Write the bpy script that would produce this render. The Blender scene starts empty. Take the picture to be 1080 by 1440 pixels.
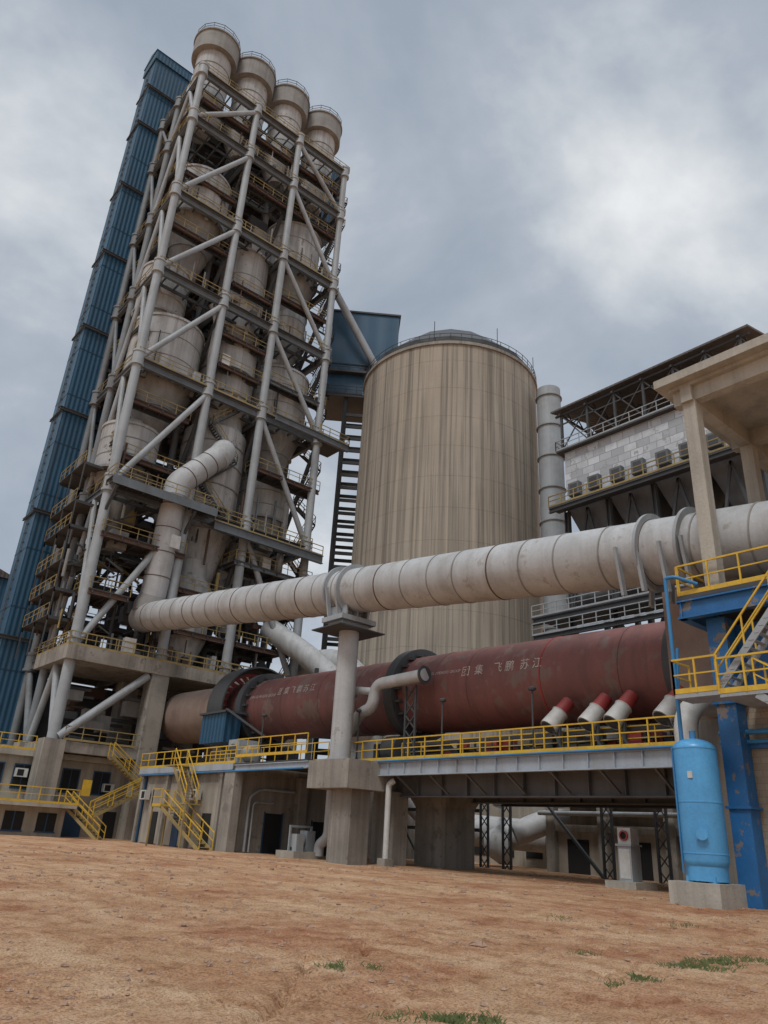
import bpy, bmesh, math, random
from mathutils import Vector, Matrix, noise
random.seed(7)
V=Vector
sc=bpy.context.scene
# World frame: x runs across the kiln line, y runs along the kiln (uphill towards the tower), z up. metres.
# ------------------------------------------------------------------ materials
def mat(name,col,dirt=None,rough=.7,metal=0.0,dscale=.6,damt=.5,streak=0,scol=None,bump=0,corr=0,bscale=8,brick=None,patch=None,fine=.12,cstr=.45,sfreq=1.3,sr=(.45,.72),sz=.035,streak2=None):
    m=bpy.data.materials.new(name);m.use_nodes=True
    nt=m.node_tree;N=nt.nodes;L=nt.links
    bs=N['Principled BSDF'];bs.inputs['Roughness'].default_value=rough;bs.inputs['Metallic'].default_value=metal
    tc=N.new('ShaderNodeTexCoord')
    def nz(scale,detail=4,vs=None,rg=.6):
        n=N.new('ShaderNodeTexNoise');n.inputs['Scale'].default_value=scale;n.inputs['Detail'].default_value=detail
        n.inputs['Roughness'].default_value=rg
        if vs:
            mp=N.new('ShaderNodeMapping');mp.inputs['Scale'].default_value=vs
            L.new(tc.outputs['Object'],mp.inputs[0]);L.new(mp.outputs[0],n.inputs['Vector'])
        else: L.new(tc.outputs['Object'],n.inputs['Vector'])
        return n.outputs['Fac']
    def ramp(f,a,b):
        r=N.new('ShaderNodeMapRange');r.inputs[1].default_value=a;r.inputs[2].default_value=b
        L.new(f,r.inputs[0]);return r.outputs[0]
    def mix(f,a,b,amt=1,mode='MIX'):
        x=N.new('ShaderNodeMix');x.data_type='RGBA';x.blend_type=mode
        if amt!=1:
            mm=N.new('ShaderNodeMath');mm.operation='MULTIPLY';mm.inputs[1].default_value=amt
            L.new(f,mm.inputs[0]);f=mm.outputs[0]
        L.new(f,x.inputs[0])
        for i,c in ((6,a),(7,b)):
            if isinstance(c,tuple): x.inputs[i].default_value=(*c,1)
            else: L.new(c,x.inputs[i])
        return x.outputs[2]
    dirt=dirt or tuple(c*.5 for c in col)
    def xy():
        sx=N.new('ShaderNodeSeparateXYZ');L.new(tc.outputs['Object'],sx.inputs[0])
        ad=N.new('ShaderNodeMath');L.new(sx.outputs[0],ad.inputs[0]);L.new(sx.outputs[1],ad.inputs[1]);return sx,ad
    if brick:
        bt=N.new('ShaderNodeTexBrick');bt.inputs['Scale'].default_value=1
        bt.inputs['Color1'].default_value=(*col,1);bt.inputs['Color2'].default_value=(*[c*brick[3] for c in col],1)
        bt.inputs['Mortar'].default_value=(*brick[2],1);bt.inputs['Brick Width'].default_value=brick[0];bt.inputs['Row Height'].default_value=brick[1]
        bt.inputs['Mortar Size'].default_value=.012 if brick[1]<.5 else .035
        sx,ad=xy()
        cb=N.new('ShaderNodeCombineXYZ');L.new(ad.outputs[0],cb.inputs[0]);L.new(sx.outputs[2],cb.inputs[1])
        L.new(cb.outputs[0],bt.inputs['Vector']);base=bt.outputs['Color']
    else: base=col
    c=mix(ramp(nz(dscale),.42,.68),base,dirt,damt)
    if patch:
        c=mix(ramp(nz(patch[1],3,rg=.8),patch[2],patch[2]+.05),c,patch[0])
    if streak:
        c=mix(ramp(nz(sfreq,4,(1,1,sz),.7),*sr),c,scol or dirt,streak)
    if streak2:
        c=mix(ramp(nz(streak2[0],3,(1,1,.012),.6),*streak2[3]),c,streak2[1],streak2[2])
    if fine: c=mix(ramp(nz(14,2),.3,.7),c,tuple([0.0]*3),fine)
    if isinstance(c,tuple): bs.inputs['Base Color'].default_value=(*c,1)
    else: L.new(c,bs.inputs['Base Color'])
    last=None
    if bump:
        b=N.new('ShaderNodeBump');b.inputs['Strength'].default_value=bump;b.inputs['Distance'].default_value=.05
        L.new(nz(bscale,2),b.inputs['Height']);last=b
    if corr:
        sx,ad=xy()
        ml=N.new('ShaderNodeMath');ml.operation='MULTIPLY';ml.inputs[1].default_value=6.283/corr;L.new(ad.outputs[0],ml.inputs[0])
        si=N.new('ShaderNodeMath');si.operation='SINE';L.new(ml.outputs[0],si.inputs[0])
        b2=N.new('ShaderNodeBump');b2.inputs['Strength'].default_value=cstr;b2.inputs['Distance'].default_value=.05
        L.new(si.outputs[0],b2.inputs['Height'])
        if last: L.new(last.outputs[0],b2.inputs['Normal'])
        last=b2
    if last: L.new(last.outputs[0],bs.inputs['Normal'])
    return m
M={}
M['conc']=mat('concrete',(.33,.305,.265),(.18,.165,.14),.9,damt=.6,streak=.7,scol=(.11,.10,.085),bump=.3,patch=((.21,.19,.165),.7,.6))
M['concl']=mat('concrete_light',(.45,.42,.36),(.27,.25,.21),.9,damt=.5,streak=.55,scol=(.20,.18,.15),bump=.3)
M['silo']=mat('silo_concrete',(.40,.35,.285),(.305,.27,.22),.92,dscale=.12,damt=.6,streak=.85,scol=(.17,.152,.125),bump=.15,sfreq=1.9,sr=(.44,.6),sz=.014,streak2=(3.3,(.50,.43,.33),.6,(.54,.68)))
M['steelg']=mat('grey_painted_steel',(.36,.39,.41),(.24,.25,.255),.6,damt=.5,streak=.4,scol=(.16,.135,.11))
M['steelr']=mat('grey_steel_shaded',(.20,.22,.235),(.12,.125,.125),.65,damt=.6,streak=.5,scol=(.10,.08,.07))  # same grey paint as the front tubes, shade of the rear painted in darker
M['duct']=mat('duct_grey_paint',(.47,.48,.485),(.33,.33,.325),.6,dscale=.5,damt=.7,streak=.5,scol=(.23,.21,.18),bump=.1,patch=((.36,.345,.32),1.1,.62))
M['cyc']=mat('cyclone_grey_paint',(.46,.465,.46),(.30,.295,.28),.7,dscale=.35,damt=.7,streak=.7,scol=(.16,.145,.13),sfreq=1.8,patch=((.23,.21,.19),.8,.62))
M['cycd']=mat('cyclone_dusty_grey',(.29,.285,.27),(.18,.17,.155),.8,dscale=.5,damt=.6,streak=.5,scol=(.11,.10,.09))
M['dark']=mat('dark_steel',(.065,.07,.075),(.04,.038,.035),.7,damt=.5)
M['deck']=mat('deck_steel',(.075,.075,.078),(.055,.05,.045),.85,damt=.6)
M['beamg']=mat('beam_bluegrey',(.15,.175,.195),(.085,.085,.085),.65,damt=.5,streak=.4)
M['beaml']=mat('pale_bluegrey_steel',(.38,.43,.48),(.27,.29,.31),.55,damt=.5,streak=.45,scol=(.19,.16,.13))
M['rust']=mat('rusty_steel',(.13,.08,.06),(.07,.05,.042),.85,damt=.6)
M['yel']=mat('yellow_rail_paint',(.70,.44,.035),(.40,.24,.05),.55,dscale=2,damt=.5)
M['yeld']=mat('weathered_yellow_paint',(.36,.27,.10),(.17,.13,.08),.75,dscale=.5,damt=.8)
M['blue']=mat('blue_corrugated_sheet',(.018,.085,.16),(.018,.055,.095),.5,dscale=.15,damt=.6,streak=.4,scol=(.03,.045,.06),corr=.5)
M['lap']=mat('blue_sheet_lap',(.012,.05,.095),(.012,.04,.07),.5)
M['bluep']=mat('blue_paint',(.02,.14,.36),(.015,.07,.17),.5,dscale=1.5,damt=.4,patch=((.20,.17,.15),1.6,.58))
M['blued']=mat('dark_blue_joinery',(.015,.065,.14),(.012,.04,.08),.5,dscale=1.5,damt=.5)
M['tank']=mat('light_blue_paint',(.10,.38,.70),(.07,.27,.52),.35,dscale=1.2,damt=.5,bump=.04,streak=.35,scol=(.08,.20,.34))
M['pipeb']=mat('blue_pipe_paint',(.04,.22,.46),(.03,.12,.24),.5)
M['kiln']=mat('kiln_red_oxide_shell',(.235,.09,.077),(.12,.056,.05),.62,dscale=.2,damt=.9,streak=.5,scol=(.08,.05,.045),bump=.1,patch=((.215,.135,.115),.45,.55))
M['kilnb']=mat('kiln_scorched_shell',(.31,.235,.19),(.19,.13,.105),.75,dscale=.5,damt=.7,streak=.3)
M['red']=mat('red_paint',(.36,.05,.045),(.18,.03,.03),.55)
M['white']=mat('white_paint',(.60,.60,.58),(.40,.38,.34),.5,dscale=1.5,damt=.6,streak=.3)
M['lagg']=mat('silver_lagging',(.66,.70,.74),(.40,.42,.44),.5,metal=0,dscale=.8,damt=.6,bump=.5,bscale=2.5,brick=(1.3,.75,(.28,.29,.30),.55),patch=((.36,.37,.38),.9,.58))
M['hop']=mat('hopper_grey',(.15,.16,.17),(.08,.08,.08),.7,damt=.6,streak=.5)
M['sheet']=mat('weathered_roof_sheet',(.12,.11,.105),(.06,.05,.05),.8,corr=.5)
M['wall']=mat('rendered_wall',(.40,.36,.295),(.26,.23,.19),.9,damt=.6,streak=.7,scol=(.17,.15,.12))
M['brick']=mat('block_wall',(.46,.39,.30),(.32,.27,.21),.9,brick=(.4,.2,(.30,.26,.21),.8),damt=.5)
M['glass']=mat('window_glass',(.03,.045,.06),(.02,.02,.025),.2,fine=0)
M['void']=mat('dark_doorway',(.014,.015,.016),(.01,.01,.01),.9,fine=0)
M['txt']=mat('faded_white_lettering',(.6,.56,.52),(.4,.25,.22),.7,dscale=3,damt=.8)
M['stone']=mat('stones',(.40,.26,.18),(.20,.13,.09),.95,dscale=4)
M['grass']=mat('grass_blades',(.10,.14,.04),(.22,.19,.09),.8,dscale=5)
# ------------------------------------------------------------------ mesh builder
REG={};TOPS={}
def top(name,loc=(0,0,0)):
    if name in TOPS:
        i=1
        while '%s.%03d'%(name,i) in TOPS:i+=1
        name='%s.%03d'%(name,i)
    e=bpy.data.objects.new(name,None);sc.collection.objects.link(e);e.empty_display_size=.5
    TOPS[name]=e;return name
class Part:
    def __init__(s,t,n,m):
        s.t=t;s.n=n;s.m=m;s.v=[];s.f=[];REG[(t,n)]=s
def part(t,n,m): return REG.get((t,n)) or Part(t,n,m)
def add(p,vs,fs):
    o=len(p.v);p.v.extend(vs);p.f.extend([tuple(i+o for i in f) for f in fs])
BF=[(0,3,2,1),(4,5,6,7),(0,1,5,4),(1,2,6,5),(2,3,7,6),(3,0,4,7)]
def box(p,x0,x1,y0,y1,z0,z1):
    add(p,[(x0,y0,z0),(x1,y0,z0),(x1,y1,z0),(x0,y1,z0),(x0,y0,z1),(x1,y0,z1),(x1,y1,z1),(x0,y1,z1)],BF)
def frame(d):
    d=d.normalized();u=V((0,0,1))
    if abs(d.z)>.98:u=V((0,1,0))
    s=d.cross(u).normalized();return d,s,s.cross(d).normalized()
def beam(p,a,b,w,h=None):
    h=h or w;a=V(a);b=V(b);d,s,u=frame(b-a);s=s*w/2;u=u*h/2
    vs=[tuple(q) for q in (a-s-u,a+s-u,b+s-u,b-s-u,a-s+u,a+s+u,b+s+u,b-s+u)]
    add(p,vs,BF)
def ibeam(p,a,b,w,h,t=.06):
    a=V(a);b=V(b);d,s,u=frame(b-a)
    beam(p,a+u*(h/2-t/2),b+u*(h/2-t/2),w,t);beam(p,a-u*(h/2-t/2),b-u*(h/2-t/2),w,t);beam(p,a,b,t*.8,h-2*t)
def lath(p,o,ax,prof,seg=28,cap=True):
    o=V(o);d,s,u=frame(V(ax));vs=[];fs=[]
    for (l,r) in prof:
        for i in range(seg):
            a=2*math.pi*i/seg;vs.append(tuple(o+d*l+s*(r*math.cos(a))+u*(r*math.sin(a))))
    for j in range(len(prof)-1):
        for i in range(seg):
            k=(i+1)%seg;fs.append((j*seg+i,j*seg+k,(j+1)*seg+k,(j+1)*seg+i))
    if cap:
        fs.append(tuple(range(seg))[::-1]);fs.append(tuple((len(prof)-1)*seg+i for i in range(seg)))
    add(p,vs,fs)
def tube(p,a,b,r,r1=None,seg=10):
    a=V(a);b=V(b);lath(p,a,b-a,[(0,r),((b-a).length,r if r1 is None else r1)],seg)
def pipe(p,pts,r,seg=16,bend=None):
    pts=[V(q) for q in pts]
    if bend:
        out=[pts[0]]
        for i in range(1,len(pts)-1):
            a,b,c=pts[i-1],pts[i],pts[i+1];d0=(a-b);d1=(c-b);l=min(bend,d0.length*.45,d1.length*.45)
            s=b+d0.normalized()*l;e=b+d1.normalized()*l
            for k in range(7):
                t=k/6;out.append(s*(1-t)**2+b*2*t*(1-t)+e*t*t)
        out.append(pts[-1]);pts=out
    vs=[];fs=[];d,s,u=frame(pts[1]-pts[0])
    for i,q in enumerate(pts):
        if i==0:t=pts[1]-pts[0]
        elif i==len(pts)-1:t=pts[-1]-pts[-2]
        else:t=(pts[i+1]-q).normalized()+(q-pts[i-1]).normalized()
        t.normalize();s=(s-t*s.dot(t)).normalized();u=s.cross(t)
        for j in range(seg):
            a=2*math.pi*j/seg;vs.append(tuple(q+s*(r*math.cos(a))+u*(r*math.sin(a))))
    n=len(pts)
    for i in range(n-1):
        for j in range(seg):
            k=(j+1)%seg;fs.append((i*seg+j,i*seg+k,(i+1)*seg+k,(i+1)*seg+j))
    fs.append(tuple(range(seg))[::-1]);fs.append(tuple((n-1)*seg+j for j in range(seg)))
    add(p,vs,fs)
def rail(p,a,b,h=1.1,w=.05,sp=1.4,toe=True):
    a=V(a);b=V(b);L=(b-a).length;n=max(1,round(L/sp));Z=V((0,0,1))
    for i in range(n+1):
        q=a.lerp(b,i/n);beam(p,q,q+Z*h,w)
    beam(p,a+Z*h,b+Z*h,w*1.1);beam(p,a+Z*h*.55,b+Z*h*.55,w*.8)
    if toe: beam(p,a+Z*.09,b+Z*.09,w*.4,.16)
def railbox(p,x0,x1,y0,y1,z,sides='nswe',**k):
    if 's' in sides: rail(p,(x0,y0,z),(x1,y0,z),**k)
    if 'n' in sides: rail(p,(x0,y1,z),(x1,y1,z),**k)
    if 'w' in sides: rail(p,(x0,y0,z),(x0,y1,z),**k)
    if 'e' in sides: rail(p,(x1,y0,z),(x1,y1,z),**k)
def stair(ps,pr,a,b,wdir,w=.9,rw=.05):
    a=V(a);b=V(b);wd=V(wdir)*w;n=max(3,int(abs(b.z-a.z)/.2))
    beam(ps,a,b,.06,.22);beam(ps,a+wd,b+wd,.06,.22)
    run=V((b.x-a.x,b.y-a.y,0));st=run.length/n*.8;rd=run.normalized() if run.length>0 else V((1,0,0))
    for i in range(1,n):
        q=a.lerp(b,i/n);c=q+wd/2
        beam(ps,c-rd*st/2,c+rd*st/2,w,.04)
    rail(pr,a,b,w=rw,sp=1.6,toe=False);rail(pr,a+wd,b+wd,w=rw,sp=1.6,toe=False)

# ================================================================== GROUND
def gh(x,y):
    t=min(1,max(0,(math.hypot(x,y)-14)/14));t=t*t*(3-2*t)
    z=.24*t
    d=math.hypot(x,y)
    if d<70:
        z+=noise.noise(V((x*.18,y*.18,0)))*.05+noise.noise(V((x*.9,y*.9,3)))*.03
        if d<28: z+=noise.noise(V((x*3.1,y*3.1,5)))*.022+max(0,noise.noise(V((x*6,y*6,9)))-.08)*.05
        for (a0,b0,am,w_,dp,lo,hi) in ((3.25,.83,.3,.09,.11,3.5,9.5),(9.5,-.35,.4,.1,.05,2,9),(1.4,.9,.3,.07,.05,2.5,8),(-1.5,.8,.3,.09,.05,6,14)):
            if lo<x<hi:
                g=y-(a0+b0*x+am*math.sin(x*1.6+a0)+.5*noise.noise(V((x*1.4,a0,0)))+.2*noise.noise(V((x*5,a0,2))))
                z-=dp*math.exp(-(g/w_)**2)*min(1,(x-lo),(hi-x))
    return z
def axis():
    a=[];v=0
    while v<26:a.append(v);v+=.065 if v<12 else .26
    while v<110:a.append(v);v+=2
    while v<2500:a.append(v);v*=1.35
    b=[];v=-2
    while v>-2500:b.append(v);v*=1.6
    return sorted(b)+a
g=top('ground');ax=axis();n=len(ax)
gp=part(g,'dirt_surface','ground_m')
gp.v=[(x,y,gh(x,y)) for y in ax for x in ax]
gp.f=[(j*n+i,j*n+i+1,(j+1)*n+i+1,(j+1)*n+i) for j in range(n-1) for i in range(n-1)]
def groundmat():
    m=bpy.data.materials.new('laterite_dirt');m.use_nodes=True;nt=m.node_tree;N=nt.nodes;L=nt.links
    bs=N['Principled BSDF'];bs.inputs['Roughness'].default_value=.95;bs.inputs['Specular IOR Level'].default_value=.15
    tc=N.new('ShaderNodeTexCoord')
    def nz(s,d=6,r=.6,dist=0,vs=None):
        n=N.new('ShaderNodeTexNoise');n.inputs['Scale'].default_value=s;n.inputs['Detail'].default_value=d;n.inputs['Roughness'].default_value=r
        n.inputs['Distortion'].default_value=dist
        if vs:
            mp=N.new('ShaderNodeMapping');mp.inputs['Rotation'].default_value=(0,0,.69);mp.inputs['Scale'].default_value=vs;L.new(tc.outputs['Object'],mp.inputs[0]);L.new(mp.outputs[0],n.inputs['Vector'])
        else: L.new(tc.outputs['Object'],n.inputs['Vector'])
        return n.outputs['Fac']
    def cr(f,stops):
        r=N.new('ShaderNodeValToRGB');L.new(f,r.inputs[0]);e=r.color_ramp.elements
        e[0].position=stops[0][0];e[0].color=(*stops[0][1],1);e[1].position=stops[1][0];e[1].color=(*stops[1][1],1)
        for s in stops[2:]:
            q=e.new(s[0]);q.color=(*s[1],1)
        return r.outputs[0]
    def mx(f,a,b,mode='MIX'):
        x=N.new('ShaderNodeMix');x.data_type='RGBA';x.blend_type=mode
        if isinstance(f,float): x.inputs[0].default_value=f
        else: L.new(f,x.inputs[0])
        L.new(a,x.inputs[6]);L.new(b,x.inputs[7]);return x.outputs[2]
    big=cr(nz(.3,7,.72,.2),[(.36,(.60,.30,.175)),(.62,(.88,.63,.41)),(.47,(.79,.50,.31))])
    mid=cr(nz(1.9,5,.78,.3),[(.33,(.58,.47,.40)),(.62,(1,1,1)),(.48,(.90,.85,.80))])
    trk=cr(nz(.8,4,.6,.5,(1,.16,1)),[(.40,(.80,.70,.64)),(.56,(1,1,1))])
    fin=cr(nz(30,3,.75),[(.38,(.42,.35,.31)),(.54,(1,1,1))])
    c=mx(1.0,big,mid,'MULTIPLY');c=mx(.8,c,trk,'MULTIPLY');c=mx(.8,c,fin,'MULTIPLY')
    L.new(c,bs.inputs['Base Color'])
    b=N.new('ShaderNodeBump');b.inputs['Strength'].default_value=1;b.inputs['Distance'].default_value=.12;L.new(nz(11,5,.75),b.inputs['Height'])
    L.new(b.outputs[0],bs.inputs['Normal']);return m
M['ground_m']=groundmat()
st=top('scattered_stones');sp=part(st,'stones','stone')
def rock(p,x,y,r,fl=.6):
    z=gh(x,y);vs=[]
    q0=random.random()*3;el=random.uniform(.6,1);ea=random.random()*3
    for j,(zz,rr) in enumerate(((-.4,.7),(.15,1),(.7,.62))):
        for i in range(6):
            a=q0+i*math.pi/3+j*.4;f=random.uniform(.65,1.25);u=r*rr*f*math.cos(a);w=r*rr*f*math.sin(a)*el
            vs.append((x+u*math.cos(ea)-w*math.sin(ea),y+u*math.sin(ea)+w*math.cos(ea),z+r*fl*zz*random.uniform(.7,1.2)))
    fs=[(5,4,3,2,1,0),(12,13,14,15,16,17)]
    for j in range(2):
        for i in range(6):
            q=(i+1)%6;fs.append((j*6+i,j*6+q,j*6+6+q));fs.append((j*6+i,j*6+6+q,j*6+6+i))
    add(p,vs,fs)
for i in range(11000):
    d=2.4+42*random.random()**1.8;a=math.radians(39.7+random.uniform(-31,31));x=d*math.sin(a);y=d*math.cos(a)
    if noise.noise(V((x*.5,y*.5,7)))<.02 and random.random()<.8: continue
    rock(sp,x,y,random.choice((.006,.008,.01,.012,.014,.018,.024,.04,.016))*(1+d*.045))
for x,y,r in ((10.8,9.8,.19),(11.0,9.95,.14),(10.6,9.7,.1),(9.2,12.5,.1),(16.5,14,.15),(14.3,7.6,.14),(13.8,7.2,.07),(12.5,14.6,.12),(17,12.5,.11),(15.6,11.5,.09),(8.0,12.0,.1),(12.4,11,.08),(14.5,17,.12),(18,17,.13),(11,18,.1)): rock(sp,x,y,r)
gr=top('grass_tufts');gp2=part(gr,'blades','grass')
for cx,cy,n_,R in ((6.2,6.0,380,.22),(6.5,5.8,160,.2),(5.8,6.3,60,.3),(7.0,8.9,110,.18),(7.5,8.7,50,.15),(12.6,6.9,500,.45),(13.4,6.9,380,.4),(14.2,6.8,200,.4),(10.6,6.6,160,.2),(9.9,6.6,60,.2),(12.0,8.6,60,.3),(16,12,80,.5),(18,10,90,.5)):
    for i in range(n_):
        a=random.random()*6.28;r=R*random.random()**.7;k=1+.4*math.sin(a*3+cx);x=cx+r*math.cos(a)*k;y=cy+r*math.sin(a)*k;z=gh(x,y)-.01
        h=random.uniform(.015,.075);b=random.random()*6.28;w=.006;dx,dy=math.cos(b),math.sin(b);l=random.uniform(.02,.09)
        add(gp2,[(x-dy*w,y+dx*w,z),(x+dy*w,y-dx*w,z),(x+dx*l*.5,y+dy*l*.5,z+h*.8),(x+dx*l,y+dy*l,z+h)],[(0,1,2),(0,2,3),(1,3,2)])

# ================================================================== PREHEATER TOWER
T=top('preheater_tower')
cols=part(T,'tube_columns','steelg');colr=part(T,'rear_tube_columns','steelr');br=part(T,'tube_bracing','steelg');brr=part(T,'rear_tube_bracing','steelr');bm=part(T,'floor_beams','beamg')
dk=part(T,'floor_decks','deck');ry=part(T,'floor_railings','yeld');dkst=part(T,'dark_framing','dark')
cy=part(T,'cyclones','cyc');cyd=part(T,'cyclone_cones','cycd');rs=part(T,'rusty_girders','rust');bands=part(T,'cyclone_bands','cycd')
XS=[20.3,28.2,34.9,42.7];YS=[64.6,71,78]
LV=[15,30.4,44.4,56.2,67.3,79.4,87.4]
for x in XS:
    for y in YS:
        if y==78 and x<21: y=75.6
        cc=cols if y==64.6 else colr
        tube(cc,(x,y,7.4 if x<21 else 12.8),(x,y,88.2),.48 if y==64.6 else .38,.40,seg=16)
        for z in LV: lath(cc,(x,y,z-.9),(0,0,1),[(0,.5),(.02,.66),(.25,.66),(.27,.58),(1.5,.58),(1.52,.66),(1.75,.66),(1.77,.5)],16)
for i,z in enumerate(LV):
    for y in YS: ibeam(bm,(XS[0],y,z-.4),(XS[3],y,z-.4),.4,.8)
    for x in XS: ibeam(bm,(x,YS[0],z-.4),(x,YS[2] if x>21 else 75.6,z-.4),.4,.75)
    x=21.5
    while x<42.5: beam(dkst,(x,64.8,z-.3),(x,77.8,z-.3),.12,.3);x+=1.5
    for y in (66.5,73,75.3): beam(dkst,(20.4,y,z-.5),(42.6,y,z-.5),.16,.35)
    box(dk,20.2,43.2,64.15,65.15,z,z+.08)
    box(dk,20.1,20.9,65.15,75.6,z,z+.08);box(dk,20.9,43.2,71.6,78.2,z,z+.08)
    box(dk,42.4,43.2,65.15,71.6,z,z+.08)
    for (a,b) in ((28.4,29.1),(35.2,36.0)): box(dk,a,b,65.15,71.6,z,z+.08)
    rail(ry,(20.2,64.2,z+.1),(43.2,64.2,z+.1),w=.06,sp=1.8,toe=i%2==0)
    rail(ry,(20.1,64.2,z+.1),(20.1,75.6,z+.1),w=.06,sp=1.8,toe=False)
def mid(z,x0,x1,y0=64.8,y1=66,c='r'):
    box(dk,x0,x1,y0,y1,z,z+.07);ibeam(bm if c=='b' else rs,(x0,y0+.2,z-.2),(x1,y0+.2,z-.2),.25,.4)
    ibeam(dkst,(x0,y1-.2,z-.25),(x1,y1-.2,z-.25),.2,.4)
    x=x0+.3
    while x<x1: beam(dkst,(x,y0,z-.2),(x,y1,z-.2),.1,.25);x+=1.6
    rail(ry,(x0,y0+.05,z+.07),(x1,y0+.05,z+.07),w=.06,sp=1.5,toe=False);rail(ry,(x0,y0,z+.07),(x0,y1,z+.07),w=.06,toe=False)
mid(83.6,21,42.5);mid(75.6,28,42.4);mid(71.5,21,28,65,65.8);mid(63.2,20.6,28);mid(61.6,35,42.6);mid(52.6,28.4,34.6);mid(49,35,43.2,64.3,65.6,'b')
mid(40.2,20.5,27,65,66.5);mid(37.6,34.9,43.5,64.2,66.5);mid(48.5,29,34.5);mid(59.8,29,34.6)
mid(25.4,20.3,28.5,63.8,67);mid(22.5,26,42.7,65,68);mid(20,20.3,24,63.8,68);mid(26.5,34,43.5,64,67,'b');mid(18.4,29,42,64.5,68);mid(34,20.6,28.2,65,68)
z=19
while z<86:
    if min(abs(z-l) for l in LV)>1.2:
        box(dk,21,42.4,72.8,77.8,z,z+.07)
        for y in (71.4,73,75.5): beam(dkst,(20.5,y,z-.2),(42.5,y,z-.2),.2,.4)
        for x in (22,25,28.6,31.5,35.4,38,41): beam(dkst,(x,71,z-.2),(x,77.8,z-.2),.15,.3)
        rail(ry,(21,72.7,z),(42.4,72.7,z),w=.05,sp=2,toe=False)
    z+=3.7
for z in (23,36,50,61.5,73,83):
    box(dk,20.4,21.2,66,75.5,z,z+.07);rail(ry,(20.4,66,z+.07),(20.4,75.5,z+.07),w=.055,toe=False);ibeam(dkst,(20.5,66,z-.2),(20.5,75.5,z-.2),.2,.4)
for z in (17.8,20.4,23,26.5,29,33):
    box(dk,18.4,20.6,67.5,74.5,z,z+.07);rail(ry,(18.4,67.5,z+.07),(18.4,74.5,z+.07),w=.055,toe=False)
    for y in (67.5,71,74.5): beam(dkst,(18.5,y,z-3),(18.5,y,z),.1);beam(dkst,(18.5,y,z-.1),(20.3,y,z-.1),.12,.25)
mid(30.4,19.8,30.4,62.4,64.4,'b');box(bm,19.8,30.4,62.33,62.4,29.6,30.45)
for x in (20.3,28.2): beam(dkst,(x,62.6,29.6),(x,64.6,27.2),.25)
ibeam(bm,(30.5,62.8,28.9),(43.8,62.8,28.9),.4,.9);box(dk,30.5,43.8,62.8,64.4,29.35,29.42);rail(ry,(30.5,62.85,29.4),(43.8,62.85,29.4),w=.07)
box(dk,42,46.4,63.2,67.5,44.3,44.38);rail(ry,(42,63.2,44.4),(46.4,63.2,44.4),w=.07);ibeam(bm,(36,63.3,43.9),(46.4,63.3,43.9),.4,.8);rail(ry,(46.4,63.2,44.4),(46.4,67.5,44.4),w=.07)
for i in range(len(LV)-1):
    z0,z1=LV[i],LV[i+1]
    tube(br,(20.3,64.5,z0),(28.2,64.5,z1-.6),.31,seg=12)
    tube(br,(34.9,64.5,z1-.6),(42.7,64.5,z0),.31,seg=12)
    tube(br,(20.3,71,z0),(20.3,67.8,z1-.8),.25);tube(br,(20.3,64.6,z0),(20.3,67.8,z1-.8),.25)
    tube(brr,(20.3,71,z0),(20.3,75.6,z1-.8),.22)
    for x in XS[1:]: tube(dkst,(x,64.6,z1-.6),(x,71,z0),.25);tube(dkst,(x,71,z0),(x,78,z1-.6),.22)
    tube(dkst,(20.3,77.8,z0),(28.2,77.8,z1-.6),.25);tube(dkst,(42.7,77.8,z0),(34.9,77.8,z1-.6),.25)
def cyclone(cx,cyy,zt,R,hc,hk,ro=.9,inlet=1):
    lath(cy,(cx,cyy,zt-hc),(0,0,1),[(0,R),(hc-.3,R),(hc-.3,R+.12),(hc,R+.12),(hc+.9,R*.5),(hc+1.1,R*.5)],40)
    lath(cyd,(cx,cyy,zt-hc-hk),(0,0,1),[(-3,ro*.8),(0,ro),(hk,R),(hk+.02,R)],40)
    for f in (.33,.68): lath(bands,(cx,cyy,zt-hc*f-.1),(0,0,1),[(0,R),(.01,R+.04),(.1,R+.04),(.11,R)],40,False)
    lath(bands,(cx,cyy,zt-hc-.15),(0,0,1),[(0,R),(.01,R+.25),(.25,R+.25),(.26,R)],40,False)
    lath(bands,(cx,cyy,zt-hc-hk*.5),(0,0,1),[(0,(R+ro)/2),(.01,(R+ro)/2+.12),(.16,(R+ro)/2+.12),(.17,(R+ro)/2)],32,False)
    if inlet: box(cy,cx-.2,cx+R+1.8,cyy+R*.25,cyy+R*.9,zt-hc*.85,zt-.3) if inlet>0 else box(cy,cx-R-1.8,cx,cyy+R*.25,cyy+R*.9,zt-hc*.85,zt-.3)
    for i in range(8):
        a=i*math.pi/4;box(bands,cx+R*math.cos(a)-.2,cx+R*math.cos(a)+.2,cyy+R*math.sin(a)-.2,cyy+R*math.sin(a)+.2,zt-hc-.7,zt-hc-.1)
cyclone(24.6,69.0,74.3,3.65,7.2,8.0);cyclone(38.6,69.2,75.2,3.7,7.3,7.8,inlet=-1)
cyclone(32.2,69.0,67.2,2.85,12.0,3.6,inlet=0);cyclone(23.0,69.5,59.6,2.7,6.5,6,inlet=0)
cyclone(24.4,69.0,51.9,3.85,7.4,6.2);cyclone(39.2,69.2,52.8,3.7,7.2,7.6,inlet=-1)
cyclone(39.4,69.6,63,2.5,4.5,4,inlet=0);cyclone(22.9,69.4,38.6,2.9,5.2,5,inlet=0);cyclone(39.4,69.6,38.6,2.9,5,5.5,inlet=0)
lath(cy,(31.9,68.9,23),(0,0,1),[(0,1.6),(5.5,3.0),(6.5,3.35),(13.6,3.45),(18.6,3.45),(19.4,2.8),(20.8,2.8),(21.3,3.3),(29.8,3.3),(31.4,1.4)],40)
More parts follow.
